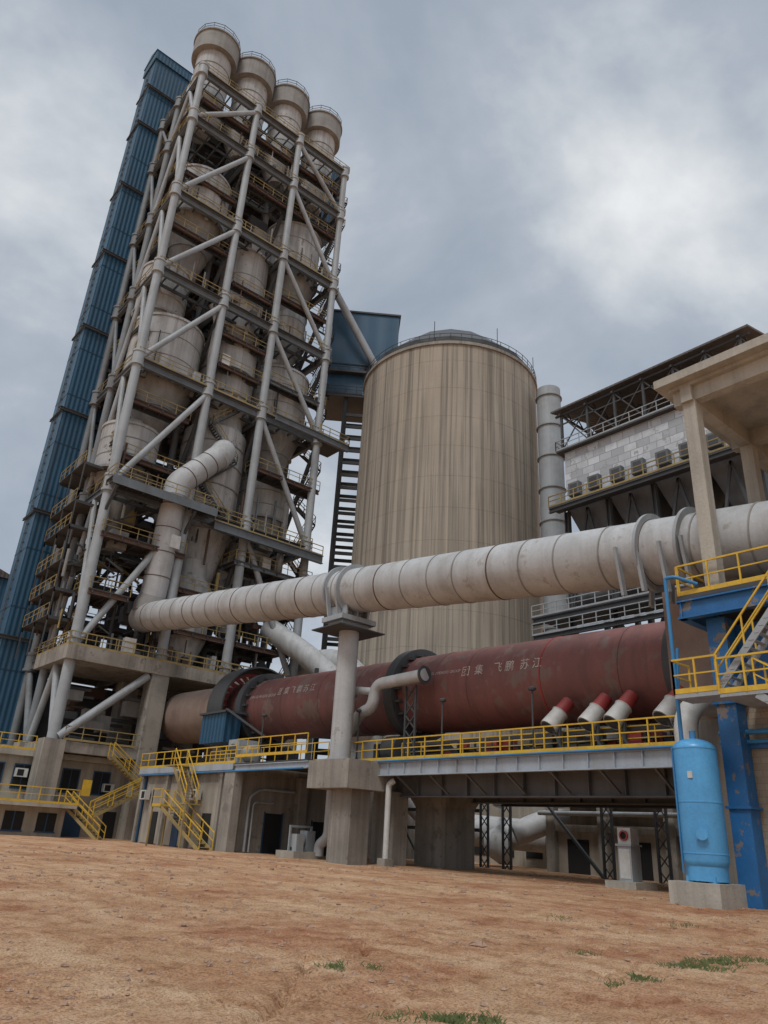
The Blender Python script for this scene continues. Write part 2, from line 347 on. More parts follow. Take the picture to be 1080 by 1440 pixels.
for z in (29.5,32,34.6,37.2,39.6,46,49.2): lath(bands,(31.9,68.9,z),(0,0,1),[(0,3.3),(.01,3.55),(.14,3.55),(.15,3.3)],40,False)
lath(cy,(31.2,67.6,15.2),(0,0,1),[(0,1.2),(3,2.4),(8,2.4),(9.4,1.5),(11,1.5)],32)
lath(cy,(36.4,69,20),(0,0,1),[(0,.9),(3,2.0),(6.5,2.0),(7.5,1.0),(10,1.0)],28)
tops=part(T,'top_cyclone_drums','cycd')
for cx in (22.9,28.7,34.6,40.6):
    lath(cy,(cx,69,82),(0,0,1),[(0,1.2),(3,2.3),(13.7,2.3)],48)
    lath(tops,(cx,69,95.5),(0,0,1),[(0,2.3),(.02,3.0),(2.95,3.0),(2.96,3.16),(3.2,3.16),(3.9,1.2),(4.0,0.1)],48)
    for z in (88.6,90.8,93.1): lath(bands,(cx,69,z),(0,0,1),[(0,2.3),(.01,2.37),(.12,2.37),(.13,2.3)],40,False)
    for i in range(14):
        a=i*2*math.pi/14;b=(i+1)*2*math.pi/14
        A_=V((cx+3*math.cos(a),69+3*math.sin(a),98.7));B_=V((cx+3*math.cos(b),69+3*math.sin(b),98.7))
        beam(dkst,A_,A_+V((0,0,1.1)),.05);beam(dkst,A_+V((0,0,1.1)),B_+V((0,0,1.1)),.06);beam(dkst,A_+V((0,0,.6)),B_+V((0,0,.6)),.05)
    beam(dkst,(cx+1.8,69,99),(cx+1.8,69,103),.06)
box(cyd,24,41.6,73,76,88,92)
bb=part(T,'blue_top_housing','blue');box(bb,43.6,47.2,71,77,84,97.0)
cl=part(T,'process_pipes','cyc')
for a,b in (((24.6,69,56),(28.4,70,52.8)),((38.6,69.2,57),(36,69,54.6)),((24.4,69,35),(30,68,27)),((39.2,69.4,35),(35,68.5,27))):
    pipe(cl,[a,(a[0],a[1],a[2]-2),b],.5,12,1.2)
pipe(cl,[(28.9,66.0,46),(28.6,66,49),(28.6,66,54.5),(27.6,66,56.2)],.5,12,1)
pipe(cl,[(31.5,66.4,59),(29.6,66.2,59),(28.6,66,56)],.35,12,.8)
pipe(cl,[(39.6,69,24),(41,67,27),(41,67,36)],.4,12,1)
for i in range(420):
    x=random.uniform(21,42);y=random.uniform(70.5,77.5);z=random.uniform(15.5,86);L=random.uniform(1.5,7)
    k=random.random();P_=random.choice((dkst,dkst,dkst,rs,cyd,bm,dk))
    if k<.4: tube(P_,(x,y,z),(x,y,min(87,z+L)),random.uniform(.08,.3),seg=8)
    elif k<.75: beam(P_,(x,y,z),(min(42.5,x+L),y,z+random.choice((0,0,L*.4))),random.uniform(.12,.35))
    else: box(P_,x,min(42.4,x+random.uniform(.8,3)),y,y+1,z,z+random.uniform(.6,2.6))
for i in range(150):
    x=random.uniform(21,42);y=random.uniform(65,66);z=random.choice(LV[:-1])+random.uniform(.1,.2);h=random.uniform(.5,2.4)
    P_=random.choice((dkst,rs,cyd,bm,cl,dk))
    if random.random()<.5: tube(P_,(x,y,z),(x,y,z+h*2),random.uniform(.05,.14),seg=8)
    else: box(P_,x,x+random.uniform(.3,.9),y,y+.5,z,z+h*.7)
for i in range(300):
    x=random.uniform(18.6,42);y=random.uniform(65.5,75);z=random.uniform(15.5,29.5);L=random.uniform(1,4)
    P_=random.choice((dkst,dkst,dkst,rs,cyd,ry,dk,bm));k=random.random()
    if k<.4: tube(P_,(x,y,z),(x,y,z+L),random.uniform(.06,.2),seg=8)
    elif k<.8: beam(P_,(x,y,z),(x+L,y,z+random.choice((0,L*.6,-L*.5))),random.uniform(.08,.2))
    else: box(P_,x,x+random.uniform(.5,1.8),y,y+1,z,z+random.uniform(.4,1.8))
wb=part(T,'control_cabinets','white')
for x,y,z in ((29.3,64.9,48.6),(26.6,63.4,25.6),(24.5,64.2,15.3),(37.5,64.6,26.7)): box(wb,x,x+1.0,y,y+.7,z,z+1.3)
for i in range(len(LV)-1):
    z0,z1=LV[i],LV[i+1];n_=max(2,int((z1-z0)/3.5))
    for j in range(n_):
        za=z0+(z1-z0)*j/n_;zb=z0+(z1-z0)*(j+1)/n_
        ya,yb=(66.5,70.5) if j%2 else (70.5,66.5)
        stair(dkst,ry,(20.7,ya,za),(20.7,yb,zb),(1,0,0),.8,.055)
        stair(dkst,ry,(43.4,ya-1,za),(43.4,yb-1,zb),(1,0,0),.8,.055)
        if i==1: stair(dkst,ry,(29.5 if j%2 else 33,65.0,za),(33 if j%2 else 29.5,65.0,zb),(0,1,0),.8,.06)
cb=part(T,'concrete_base_frame','conc')
box(cb,19.6,29.4,63.7,72,13.8,15.0);box(cb,29.4,43.6,63.9,78,13.9,14.99)
for x in XS:
    for y in YS:
        yy=75.6 if (y==78 and x<21) else y
        if x<21: box(cb,x-.85,x+.85,yy-.85,yy+.85,0,7.4)
        elif x==34.9 and y<70: box(cb,x-.6,x+.8,yy-.8,yy+.8,0,13.9)
        else: box(cb,x-.8,x+.8,yy-.8,yy+.8,0,13.8)
for y in (64.6,71): box(cb,21.15,27.4,y-.5,y+.5,6.5,7.35)
for x in (20.3,28.2,34.9): box(cb,x-.45,x+.45,65.45,70.1,6.55,7.3)
tube(br,(20.6,64.3,7.6),(27.2,64.3,13.6),.36,seg=12)
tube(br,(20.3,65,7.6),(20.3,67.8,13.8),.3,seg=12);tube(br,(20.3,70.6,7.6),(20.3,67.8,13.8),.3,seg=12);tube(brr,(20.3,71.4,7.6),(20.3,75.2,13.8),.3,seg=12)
rail(ry,(19.6,63.75,15),(29.4,63.75,15),w=.07);rail(ry,(19.65,63.7,15),(19.65,72,15),w=.07)
rail(ry,(29.4,63.95,15),(43.6,63.95,15),w=.07)
for i in range(70):
    x=random.uniform(21,40);y=random.uniform(66,74);z=random.uniform(7.6,13);P_=random.choice((dkst,cyd,rs,bm,dk,dkst))
    if random.random()<.5: beam(P_,(x,y,z),(x+random.uniform(1,4),y,z),random.uniform(.1,.3))
    else: box(P_,x,x+random.uniform(.5,2),y,y+1,z,z+random.uniform(.5,1.6))
rail(ry,(21,64,7.4),(28.2,64,7.4),w=.06);box(dk,20.5,28,65.1,75,7.38,7.48)
box(dk,20.5,40,76.5,77,6.3,13.8)

# ================================================================== BLUE ELEVATOR SHAFT
E=top('bucket_elevator_shaft');e1=part(E,'blue_cladding','blue');e2=part(E,'floor_bands_and_brackets','dark');e4=part(E,'cladding_laps','lap')
box(e1,17.3,22.2,76,79.9,0,98.6)
box(e1,17.1,22.4,75.8,80.1,98.6,100.2)
add(e1,[(17.0,75.7,100.2),(22.5,75.7,100.2),(22.5,80.2,100.2),(17.0,80.2,100.2),(17.0,77.9,101.1),(22.5,77.9,101.1)],[(0,1,5,4),(2,3,4,5),(0,4,3),(1,2,5),(0,3,2,1)])
for z in (17,30,42,53,64,75,86,93):
    ibeam(e2,(16.9,75.8,z),(22.2,75.8,z),.25,.35);ibeam(e2,(17.15,75.9,z),(17.15,79.8,z),.15,.25)
z=3
while z<97: box(e2,17.18,17.28,77.6,78.1,z,z+.06);z+=1.0
beam(e2,(17.2,77.6,2),(17.2,77.6,98),.05);beam(e2,(17.2,78.1,2),(17.2,78.1,98),.05)
for z in range(8,98,6): box(e4,17.27,17.3,76,79.9,z,z+.08);box(e4,17.3,22.2,75.97,76,z,z+.08)

# ================================================================== TERTIARY AIR DUCT
D=top('tertiary_air_duct');d1=part(D,'duct_shell','duct');d2=part(D,'seam_rings','cycd');d3=part(D,'support_flanges','steelg');d4=part(D,'red_seams','rust')
DN=26.5;R=1.35
def dz(y): return 12.9+.122*(y-15.1)
dA=V((DN,3,dz(3)));dB=V((DN,66.2,dz(66.2)));dd=(dB-dA).normalized()
lath(d1,dA,dd,[(0,R),((dB-dA).length,R)],64)
lath(d1,dB,dd,[(0,R),(.3,R*.97),(.8,R*.7),(1.05,R*.3),(1.1,.05)],48)
yy=4.0;i=0
while yy<65:
    c=V((DN,yy,dz(yy)));(lath(d4 if i%4==1 else d2,c,dd,[(0,R),(.01,R+.03),(.07,R+.03),(.08,R)],64,False));yy+=2.05+.25*math.sin(i*2.3);i+=1
for yy in (34.0,35.3,14.4,12.7):
    c=V((DN,yy,dz(yy)));lath(d3,c,dd,[(0,R),(.01,R+.26),(.14,R+.26),(.15,R)],64,False)
for yy in (34.0,14.2,12.3):
    c=V((DN,yy+.3,dz(yy)))
    for s in (-1,1):
        for k in (0,.9): beam(d3,(DN+s*(R+.05),c.y+k,c.z+.1),(DN+s*1.0,c.y+k,c.z-R-.5),.12,.26)
c0=dz(34.6)
sp1=part(D,'support_column','duct');lath(sp1,(DN,34.5,5.3),(0,0,1),[(0,.75),(.15,.75),(.16,.6),(8.0,.6)],28)
sh=part(D,'support_saddle','steelg')
box(sh,DN-1.3,DN+1.3,33.6,35.6,c0-R-.75,c0-R-.45);box(sh,DN-1.0,DN+1.0,33.9,35.3,c0-R-1.15,c0-R-.75)
box(sh,DN-.7,DN+.7,34.0,35.2,12.9,c0-R-1.15)
for s in (-.8,0,.8): box(sh,DN+s-.06,DN+s+.06,33.8,35.4,c0-R-.45,c0-R+.25)
box(part(D,'saddle_deck','dark'),DN-1.7,DN+1.7,33.2,36.0,c0-R-1.25,c0-R-1.18)
rp=part(D,'riser_pipe','duct');rr=part(D,'riser_rings','rust')
r0=V((26.6,65.3,19.2));r1=V((26.6,64.2,31.2));r2=V((30.8,64.6,37.4))
pipe(rp,[r0,r1],1.2,32);pipe(rp,[r0+(r1-r0)*.98,r1+V((0,0,1.2)),r2],1.25,32,1.6)
pipe(rp,[r2-V((.4,0,.7)),r2+V((.6,.3,1.0)),r2+V((1,3,1.3))],1.3,32,1.2)
for f in (.12,.3,.5,.7,.9): lath(rr,r0.lerp(r1,f),r1-r0,[(0,1.2),(.01,1.24),(.08,1.24),(.09,1.2)],32,False)
for f in (.2,.45,.7): lath(rr,(r1+V((0,0,1.2))).lerp(r2,f),r2-r1-V((0,0,1.2)),[(0,1.25),(.01,1.3),(.08,1.3),(.09,1.25)],32,False)
lath(part(D,'riser_collar','cycd'),(26.6,65.3,19.5),(0,0,1),[(0,1.5),(.8,1.5),(1.6,1.25)],32)

# ================================================================== ROTARY KILN
K=top('rotary_kiln');k1=part(K,'kiln_shell','kiln');k2=part(K,'scorched_inlet_shell','kilnb');k3=part(K,'riding_tyres','dark');k4=part(K,'girth_gear','red');k5=part(K,'weld_seams','red')
KN=31.5;KR=2.25
def kz(y): return 9.2+.0295*(y-18.5)
def kp(y): return V((KN,y,kz(y)))
kd=(kp(60)-kp(20)).normalized()
lath(k1,kp(15.8),kd,[(0,KR),(55.5-15.8,KR)],96);lath(k2,kp(55.5),kd,[(0,KR),(2,KR),(9.3,KR),(9.5,KR*.9)],64)
for y in (18.3,22.6,27.5,30,37,41,45.5,49): lath(k1 if y!=22.6 else k5,kp(y),kd,[(0,KR),(.01,KR+.025),(.1,KR+.025),(.11,KR)],96,False)
lath(k3,kp(15.6),kd,[(0,KR-.1),(0,KR+.12),(.5,KR+.12),(.51,KR)],64)
for y in (33.0,50.2):
    lath(k3,kp(y),kd,[(0,KR),(.01,KR+.5),(.75,KR+.5),(.76,KR)],96,False)
    for q in range(20):
        a=q*2*math.pi/20;u=V((math.cos(a),0,math.sin(a)));c=kp(y+.38)+u*(KR+.1);beam(k3,c+kd*-.75,c+kd*.75,.35,.14)
for y in (53.0,):
    lath(k3,kp(y),kd,[(0,3.0),(.01,3.25),(.6,3.25),(.61,3.0),(0,3.0)],72,False)
    lath(k4,kp(y+.2),kd,[(0,2.75),(.0,3.0),(.3,3.0),(.3,2.75),(0,2.75)],72,False)
    for q in range(28):
        a=q*2*math.pi/28;u=V((math.cos(a),0,math.sin(a)));w=V((math.cos(a+.15),0,math.sin(a+.15)))
        beam(k4,kp(y+.3)+u*KR,kp(y+.3)+w*2.85,.12,.3)
def wraptext(s,yc,phi,size,name,m='txt'):
    cu=bpy.data.curves.new('tmp','FONT');cu.body=s;cu.size=size;cu.align_x='CENTER';cu.resolution_u=3
    o=bpy.data.objects.new('tmp',cu);sc.collection.objects.link(o);bpy.context.view_layer.update()
    me=bpy.data.meshes.new_from_object(o.evaluated_get(bpy.context.evaluated_depsgraph_get()))
    p=part(K,name,m);vs=[]
    for v in me.vertices:
        y=yc-v.co.x;a=phi+v.co.y/KR;c=kp(y);vs.append((c.x-(KR+.02)*math.cos(a),y,c.z+(KR+.02)*math.sin(a)))
    add(p,vs,[tuple(f.vertices) for f in me.polygons]);bpy.data.objects.remove(o)
wraptext("团  集    飞 鹏  苏 江",25.2,.16,.62,'shell_lettering')
wraptext("JIANGSU PENGFEI GROUP",29.4,.26,.24,'shell_lettering_small')
wraptext("团 集 飞 鹏 苏 江",43.8,.25,.62,'shell_lettering_far')
wraptext("JIANGSU PENGFEI GROUP",48.0,.2,.3,'shell_lettering_far_small')
gg=part(K,'gear_guard','blue');box(gg,27.6,28.9,50.0,53.6,7.3,9.4)
gd=part(K,'guard_hood','dark');lath(gd,kp(51.8),kd,[(0,3.3),(0,3.42),(2.3,3.42),(2.3,3.3)],72,False)
box(gd,27.4,29.2,49.8,53.8,9.4,9.55);beam(gd,(27.5,49.8,9.6),(29,46.5,7.6),.3,.1)
rl=part(K,'support_rollers','dark')
for y in (33.4,50.6):
    for s in (-1,1):
        lath(rl,(KN+s*1.75,y-.6,kz(y)-KR-1.15),(0,1,0),[(0,.8),(1.2,.8)],32);lath(rl,(KN+s*1.75,y-1.4,kz(y)-KR-1.15),(0,1,0),[(0,.3),(2.8,.3)],16)
        for q in (-1.5,1.0): box(rl,KN+s*1.75-.5,KN+s*1.75+.5,y+q,y+q+.5,5.3,kz(y)-KR-.8)
cf=part(K,'cooling_fan_barrels','white');cr_=part(K,'cooling_fan_mouths','red');cs=part(K,'cooling_fan_stands','dark')
for y in (21.0,19.0,17.7,15.4):
    a=V((28.2,y+.4,6.55));d=V((.62,-.25,.75)).normalized()
    lath(cf,a,d,[(0,.42),(.9,.36),(.95,.4)],20);lath(cr_,a+d*.95,d,[(0,.34),(.75,.3)],20);lath(cs,a-d*.02,d,[(0,.36),(.05,.36)],20)
    beam(cs,(28.5,y,5.3),(28.5,y,6.8),.12);beam(cs,(28.3,y-.4,5.3),(28.3,y+.3,6.6),.08)
ck=part(K,'kiln_underside_framing','rust')
for i in range(90):
    y=random.uniform(16,32);x=random.uniform(28.9,33);box(random.choice((ck,cs,cs,rl,cr_,k3)),x,x+random.uniform(.2,.8),y,y+random.uniform(.2,1.2),5.37,5.4+random.uniform(.2,1.1))
x=16
while x<32: beam(cs,(29.2,x,5.3),(29.2,x,6.4),.1);x+=1.2
beam(cs,(29.2,16,6.4),(29.2,32,6.4),.12,.16);beam(cs,(29.2,16,6.0),(29.2,32,6.0),.25,.1)

# ================================================================== KILN PLATFORM
P=top('kiln_service_platform');p1=part(P,'fascia_girder','beaml')
p2=part(P,'deck_plate','deck');p3=part(P,'yellow_handrail','yel');p4=part(P,'under_girders','hop');p5=part(P,'concrete_piers','conc');p6=part(P,'blue_edge_pipe','pipeb')
PZ=5.3
ibeam(p1,(27.4,14.6,PZ-.36),(27.4,33.6,PZ-.36),.3,.7,.05)
y=15
while y<33.4: box(p1,27.26,27.39,y,y+.03,PZ-.66,PZ-.06);y+=1.25
box(p2,27.3,35.8,14.6,33.6,PZ,PZ+.06);rail(p3,(27.35,14.7,PZ+.06),(27.35,33.6,PZ+.06),w=.055,sp=1.25)
rail(p3,(28.9,15,PZ+.06),(28.9,32,PZ+.06),w=.05,sp=1.5)
tube(p6,(27.2,14.6,PZ+.02),(27.2,33.6,PZ+.02),.05,seg=8)
for x in (29.3,33.7):
    ibeam(p4,(x,14,PZ-.9),(x,33,PZ-.9),.5,1.5,.07)
    y=14.6
    while y<33: box(p4,x-.25,x+.25,y,y+.04,PZ-1.6,PZ-.2);y+=1.8
y=14.8
while y<33.5: ibeam(p4,(27.5,y,PZ-.3),(35.8,y,PZ-.3),.2,.4);y+=1.25
y=16
while y<33: beam(p4,(27.6,y,PZ-.6),(29.1,y,PZ-1.5),.1);y+=2.5
box(p5,29.4,34.4,30.9,34.6,3.9,PZ-.05)
def taperpier(x0,x1,y0,y1,z0,z1,o):
    add(p5,[(x0,y0,z0),(x1,y0,z0),(x1,y1,z0),(x0,y1,z0),(x0-o,y0-o,z1),(x1+o,y0-o,z1),(x1+o,y1+o,z1),(x0-o,y1+o,z1)],BF)
box(p5,31.6,34.0,31.2,33.6,0,3.3);taperpier(31.6,34.0,31.2,33.6,3.3,3.9,.3)
box(p5,28.7,29.7,32.2,34.0,0,3.9)
box(p5,25.2,27.9,32.0,35.6,3.85,5.3);box(p5,26.0,27.3,32.6,34.4,0,3.85)
rail(p3,(27.4,33.6,PZ+.05),(27.4,36.2,PZ+.05),w=.05);rail(p3,(25.2,35.9,PZ+.4),(25.2,43.7,PZ+.45),w=.05)
QZ=5.35
box(p5,25.3,36,43.8,57.8,4.9,QZ);box(p2,25.2,36,35.8,43.75,QZ-.02,QZ+.04)
ibeam(p1,(25.3,35.7,QZ-.25),(25.3,43.7,QZ-.25),.25,.4,.05);box(p1,25.14,25.2,43.8,57.8,QZ-.35,QZ+.06)
rail(p3,(25.25,43.8,QZ+.05),(25.25,58,QZ+.05),w=.06,sp=1.3);rail(p3,(26.8,36,QZ+.05),(26.8,50,QZ+.05),w=.05)
tube(p6,(25.08,36,QZ-.45),(25.08,57.8,QZ-.45),.05,seg=8)
for y in (21.8,27.6,34.4,41.5):
    L_=top('platform_lamp_post');lp=part(L_,'post_and_head','dark');x=27.6 if y<35 else 25.6
    tube(lp,(x,y,PZ+.05),(x,y,PZ+2.9),.045,seg=8);lath(lp,(x,y,PZ+2.85),(0,0,1),[(0,.05),(.03,.18),(.12,.2),(.2,.06)],12);tube(lp,(x,y,PZ+.05),(x,y,PZ+.35),.08,seg=8)

B=top('cooling_air_pipe');b1=part(B,'pipe','duct')
pipe(b1,[(28.2,36.6,.3),(28.2,36.6,6.6),(28.0,34.8,8.2),(27.9,33.6,8.4),(27.9,33.4,9.7),(28.2,29.6,9.9)],.34,20,.7)
pipe(b1,[(27.9,33.4,9.3),(27.2,35.4,9.5),(28.6,36.2,9.5)],.22,14,.4)
lath(part(B,'pipe_flanges','dark'),(28.2,36.6,6.0),(0,0,1),[(0,.34),(0,.46),(.08,.46),(.08,.34)],20)
lath(part(B,'pipe_flanges','dark'),(28.2,29.7,9.9),(0,-1,0),[(0,.34),(0,.5),(.08,.5),(.08,.1)],20)
b2=part(B,'lattice_stand','dark')
for (x,y) in ((28.5,31.4),(28.5,30.6)): beam(b2,(x,y,5.3),(x,y,9.5),.1)
for i in range(5): beam(b2,(28.5,31.4,5.5+i*.8),(28.5,30.6,6.3+i*.8),.06);beam(b2,(28.5,30.6,5.5+i*.8),(28.5,31.4,6.3+i*.8),.06)
W=top('white_drain_pipe');pipe(part(W,'pipe','white'),[(27.7,31.6,.6),(27.7,31.6,4.2),(27.9,31.4,4.4)],.16,12,.2);box(part(W,'foot','conc'),27.4,28,31.3,31.9,0,.6)

# ================================================================== DRIVE HOUSE
H=top('kiln_drive_house');h1=part(H,'walls','conc');h2=part(H,'light_wall_panels','wall');h3=part(H,'doorways','void');h4=part(H,'blue_doors_and_windows','blued')
box(h1,25.6,35.8,43.9,57.7,0,4.9)
def opening_s(x0,x1,z0,z1,y=43.9,m=h3):
    box(m,x0,x1,y-.03,y+.05,z0,z1);box(h4,x0-.08,x0,y-.06,y+.02,z0,z1+.08);box(h4,x1,x1+.08,y-.06,y+.02,z0,z1+.08)
opening_s(28.0,29.3,.1,2.6);opening_s(31.8,33.2,.1,2.3)
box(h1,25.1,25.7,43.3,44.6,0,4.9);box(h1,30.2,30.8,43.3,43.95,0,4.9)
for y0 in (45.6,49.6,53.4): box(h2,25.52,25.6,y0,y0+3.2,.3,4.3)
for y0 in (46.4,54.2): box(h3,25.46,25.52,y0,y0+1.1,.2,2.4)
box(h4,25.46,25.52,50.6,51.6,.2,2.4);box(h4,25.44,25.52,49.5,49.7,0,4.8);box(h4,25.44,25.52,57.0,57.3,0,4.8)
for y0 in (45.2,49.2,53.0,57.2): box(h1,25.3,25.6,y0,y0+.35,0,4.9)
ac=part(H,'air_conditioner_units','white')
for (x,y,z) in ((25.0,47.9,3.2),(25.0,55.8,3.2)): box(ac,x,x+.4,y,y+.9,z,z+.65);box(h3,x-.01,x,y+.1,y+.6,z+.08,z+.56)
pipe(part(H,'wall_pipes','steelg'),[(26.6,43.7,0.3),(26.6,43.7,3.5),(27.4,43.7,4.0),(30,43.7,4.0)],.09,10,.3)
pipe(part(H,'wall_pipes','steelg'),[(26.9,43.65,0.3),(26.9,43.65,3.2),(28.4,43.65,3.2)],.06,10,.3)
mo=top('kiln_drive_motor');m1=part(mo,'casing','steelg');box(m1,27,28.6,46.6,48.0,QZ+.3,QZ+1.9);lath(m1,(27.8,46.5,QZ+1.0),(0,-1,0),[(0,.55),(.9,.55),(1,.2)],20)
lath(part(mo,'fan_guard','dark'),(26.99,47.3,QZ+1.1),(-1,0,0),[(0,.5),(.08,.5),(.09,.42)],24);box(part(mo,'base','conc'),26.8,28.8,45.2,48.4,QZ,QZ+.3)
S1=top('yellow_steel_staircase');sa=part(S1,'treads_stringers','yeld');sb=part(S1,'handrails','yel')
box(sa,24.0,25.2,49.6,51.2,QZ-.05,QZ+.02);stair(sa,sb,(24.1,50.0,QZ),(24.1,47.6,2.9),(1,0,0),.9,.05)
stair(sa,sb,(24.0,50.8,2.7),(24.0,44.6,.2),(1,0,0),.9,.05);box(sa,23.9,25.1,50.6,52,2.65,2.72);box(sa,23.9,25.1,47.0,47.8,2.85,2.92)
railbox(sb,23.9,25.1,50.6,52,2.7,'wn',w=.05)
for (x,y) in ((23.95,51.9),(25.05,51.9),(23.95,47.1)): beam(sa,(x,y,0.1),(x,y,2.7),.1)

# ================================================================== LEFT BUILDINGS below tower
O=top('tower_ground_building');o1=part(O,'walls','wall');o2=part(O,'slabs','concl');o3=part(O,'openings','void');o4=part(O,'blue_frames','blued');o5=part(O,'yellow_handrail','yel');o6=part(O,'stairs','yeld');o7=part(O,'air_conditioners','white')
box(o1,15,28,66,76.4,0,6.0);box(o2,14,29.2,65.5,76.4,6.0,6.45)
for x in (16.2,18.4,22.2,24.8): box(o3,x,x+1.3,65.95,66,3.6,5.3);box(o4,x-.1,x+1.4,65.93,65.95,3.5,3.6);box(o4,x-.1,x+1.4,65.93,65.95,5.3,5.4);box(o4,x-.1,x,65.93,65.95,3.6,5.3);box(o4,x+1.3,x+1.4,65.93,65.95,3.6,5.3);box(o4,x+.62,x+.68,65.93,65.95,3.6,5.3)
for x in (16.6,23.2,26.2): box(o3,x,x+1.1,65.94,66,.2,2.3)
box(o4,23.0,24.5,65.90,65.92,.2,2.5)
box(o2,13.5,22.4,61.8,66,2.3,2.55);box(o1,14,22,63,66,0,2.3)
for x in (15.2,17.6,20): box(o3,x,x+1.4,62.94,63,.6,1.9);box(o4,x+.66,x+.74,62.92,62.94,.6,1.9);box(o4,x-.08,x+1.48,62.92,62.94,.5,.6)
rail(o5,(13.5,61.85,2.55),(22.4,61.85,2.55),w=.06);stair(o6,o5,(22.5,63.6,2.5),(22.5+2.2,61.2,.1),(-.75,-.66,0),1,.06)
rail(o5,(14,65.55,6.45),(19.4,65.55,6.45),w=.06)
stair(o6,o5,(24.5,63.0,6.4),(27.6,63.0,4.2),(0,-1,0),.9,.06);box(o6,27.6,28.8,61.1,63,4.15,4.22);rail(o5,(27.6,61.2,4.2),(28.8,61.2,4.2),w=.06)
stair(o6,o5,(27.6,61.9,4.1),(23.4,61.9,1.8),(0,-1,0),.9,.06)
for x,z in ((18.4,4.4),(21.4,1.2),(25.6,3.8)): box(o7,x,x+.9,65.5,65.9,z,z+.65);box(o3,x+.1,x+.6,65.49,65.5,z+.08,z+.56)
box(part(O,'notice_board','yel'),22.9,23.6,62.95,63.0,3.3,4.5);box(part(O,'lockers','blued'),29.2,31,64.2,65.3,.1,2.6)
box(o2,29.2,36,66,76.4,5.6,6.2);box(o1,30,36,69,76.4,0,5.6)
FB=top('blue_workshop_building');box(part(FB,'walls','blue'),6,23,100,122,0,29);add(part(FB,'roof','sheet'),[(5.7,99.7,29),(23.3,99.7,29),(23.3,122.3,29),(5.7,122.3,29),(14.5,99.7,32),(14.5,122.3,32)],[(0,1,4),(2,3,5),(0,4,5,3),(1,2,5,4)])
box(part(FB,'window_band','glass'),7,22,99.9,100,22,23.5)

# ================================================================== SILO
Sx,Sy,SR,SH=57.9,57.9,11.0,54.3
SI=top('concrete_silo');s1=part(SI,'silo_shell','silo');s2=part(SI,'roof_cone','dark');s3=part(SI,'roof_railing','dark');s4=part(SI,'rim_slab','conc');s5=part(SI,'slipform_bands','silo')
lath(s1,(Sx,Sy,0),(0,0,1),[(0,SR),(SH,SR)],160)
lath(s4,(Sx,Sy,SH),(0,0,1),[(0,SR+.01),(.01,SR+.2),(.4,SR+.2),(.41,SR-.5)],160)
lath(s2,(Sx,Sy,SH+.4),(0,0,1),[(0,SR-.15),(1.0,SR-.2),(5.2,6.6),(5.4,3.2),(5.5,.1)],16)
for i in range(56):
    a=i*2*math.pi/56;b=(i+1)*2*math.pi/56;r=SR+.1
    beam(s3,(Sx+r*math.cos(a),Sy+r*math.sin(a),SH+.4),(Sx+r*math.cos(a),Sy+r*math.sin(a),SH+1.5),.05)
    for z in (1.5,1.0): beam(s3,(Sx+r*math.cos(a),Sy+r*math.sin(a),SH+z),(Sx+r*math.cos(b),Sy+r*math.sin(b),SH+z),.05)
for i in range(3):
    a=math.radians(215+i*40);beam(s3,(Sx+SR*math.cos(a),Sy+SR*math.sin(a),SH+.5),(Sx+SR*math.cos(a),Sy+SR*math.sin(a),SH+3.4),.06)
for i in range(0,14): lath(s5,(Sx,Sy,4+i*3.7),(0,0,1),[(0,SR),(.005,SR+.012),(.03,SR+.012),(.035,SR)],128,False)

# ================================================================== CONVEYOR TRANSFER HOUSE + lattice tower
def rot(c,a):
    ca,sa=math.cos(a),math.sin(a);return lambda x,y,z:(c[0]+x*ca-y*sa,c[1]+x*sa+y*ca,z)
def rbox(p,f,x0,x1,y0,y1,z0,z1): add(p,[f(x0,y0,z0),f(x1,y0,z0),f(x1,y1,z0),f(x0,y1,z0),f(x0,y0,z1),f(x1,y0,z1),f(x1,y1,z1),f(x0,y1,z1)],BF)
CT=top('conveyor_transfer_house');c1=part(CT,'blue_cladding','blue');c2=part(CT,'framing','dark');c3=part(CT,'gallery_tube','steelg')
f=rot((50.0,67.0),math.radians(-37))
rbox(c1,f,-4.3,4.9,0,6.5,59.6,68.2);rbox(c1,f,-4.3,.6,.1,6,54.6,59.6);rbox(c2,f,-4.5,5.1,-.2,6.7,68.2,68.45)
rbox(c2,f,-4.4,2.5,-.6,6,54.2,54.6);rail(c2,f(-4.4,-.6,58.2),f(4.4,-.6,58.2),w=.07)
rbox(c2,f,-4.4,5.5,-.8,0,57.9,58.2);rail(c2,f(-4.4,-.7,54.6),f(2.5,-.7,54.6),w=.07)
rbox(c1,f,4.9,7.6,2.0,5.5,58.5,63.5);rbox(c1,f,1,4,-.5,2,58.2,61)
tube(c3,(43,68,72.5),f(2.5,-1,58.0),.5,seg=12);beam(c2,(43,67,51),f(-4,0,54),.5,.5);rail(c2,(43,66.6,51.5),f(-4,-.6,54.6),w=.07)
LT=top('lattice_support_tower');l1=part(LT,'legs_and_lacing','dark')
g2=rot((50.6,68.2),math.radians(-37))
hx,hy=1.35,1.3
for x in (-hx,hx):
    for y in (-hy,hy): beam(l1,g2(x,y,0),g2(x,y,54.4),.42)
z=1
while z<53.5:
    for y in (-hy,hy): beam(l1,g2(-hx,y,z),g2(hx,y,z),.22,.4)
    for x in (-hx,hx):
        beam(l1,g2(x,-hy,z),g2(x,hy,z),.2,.3);beam(l1,g2(x,-hy,z),g2(x,hy,z+1.7),.12)
    z+=1.75

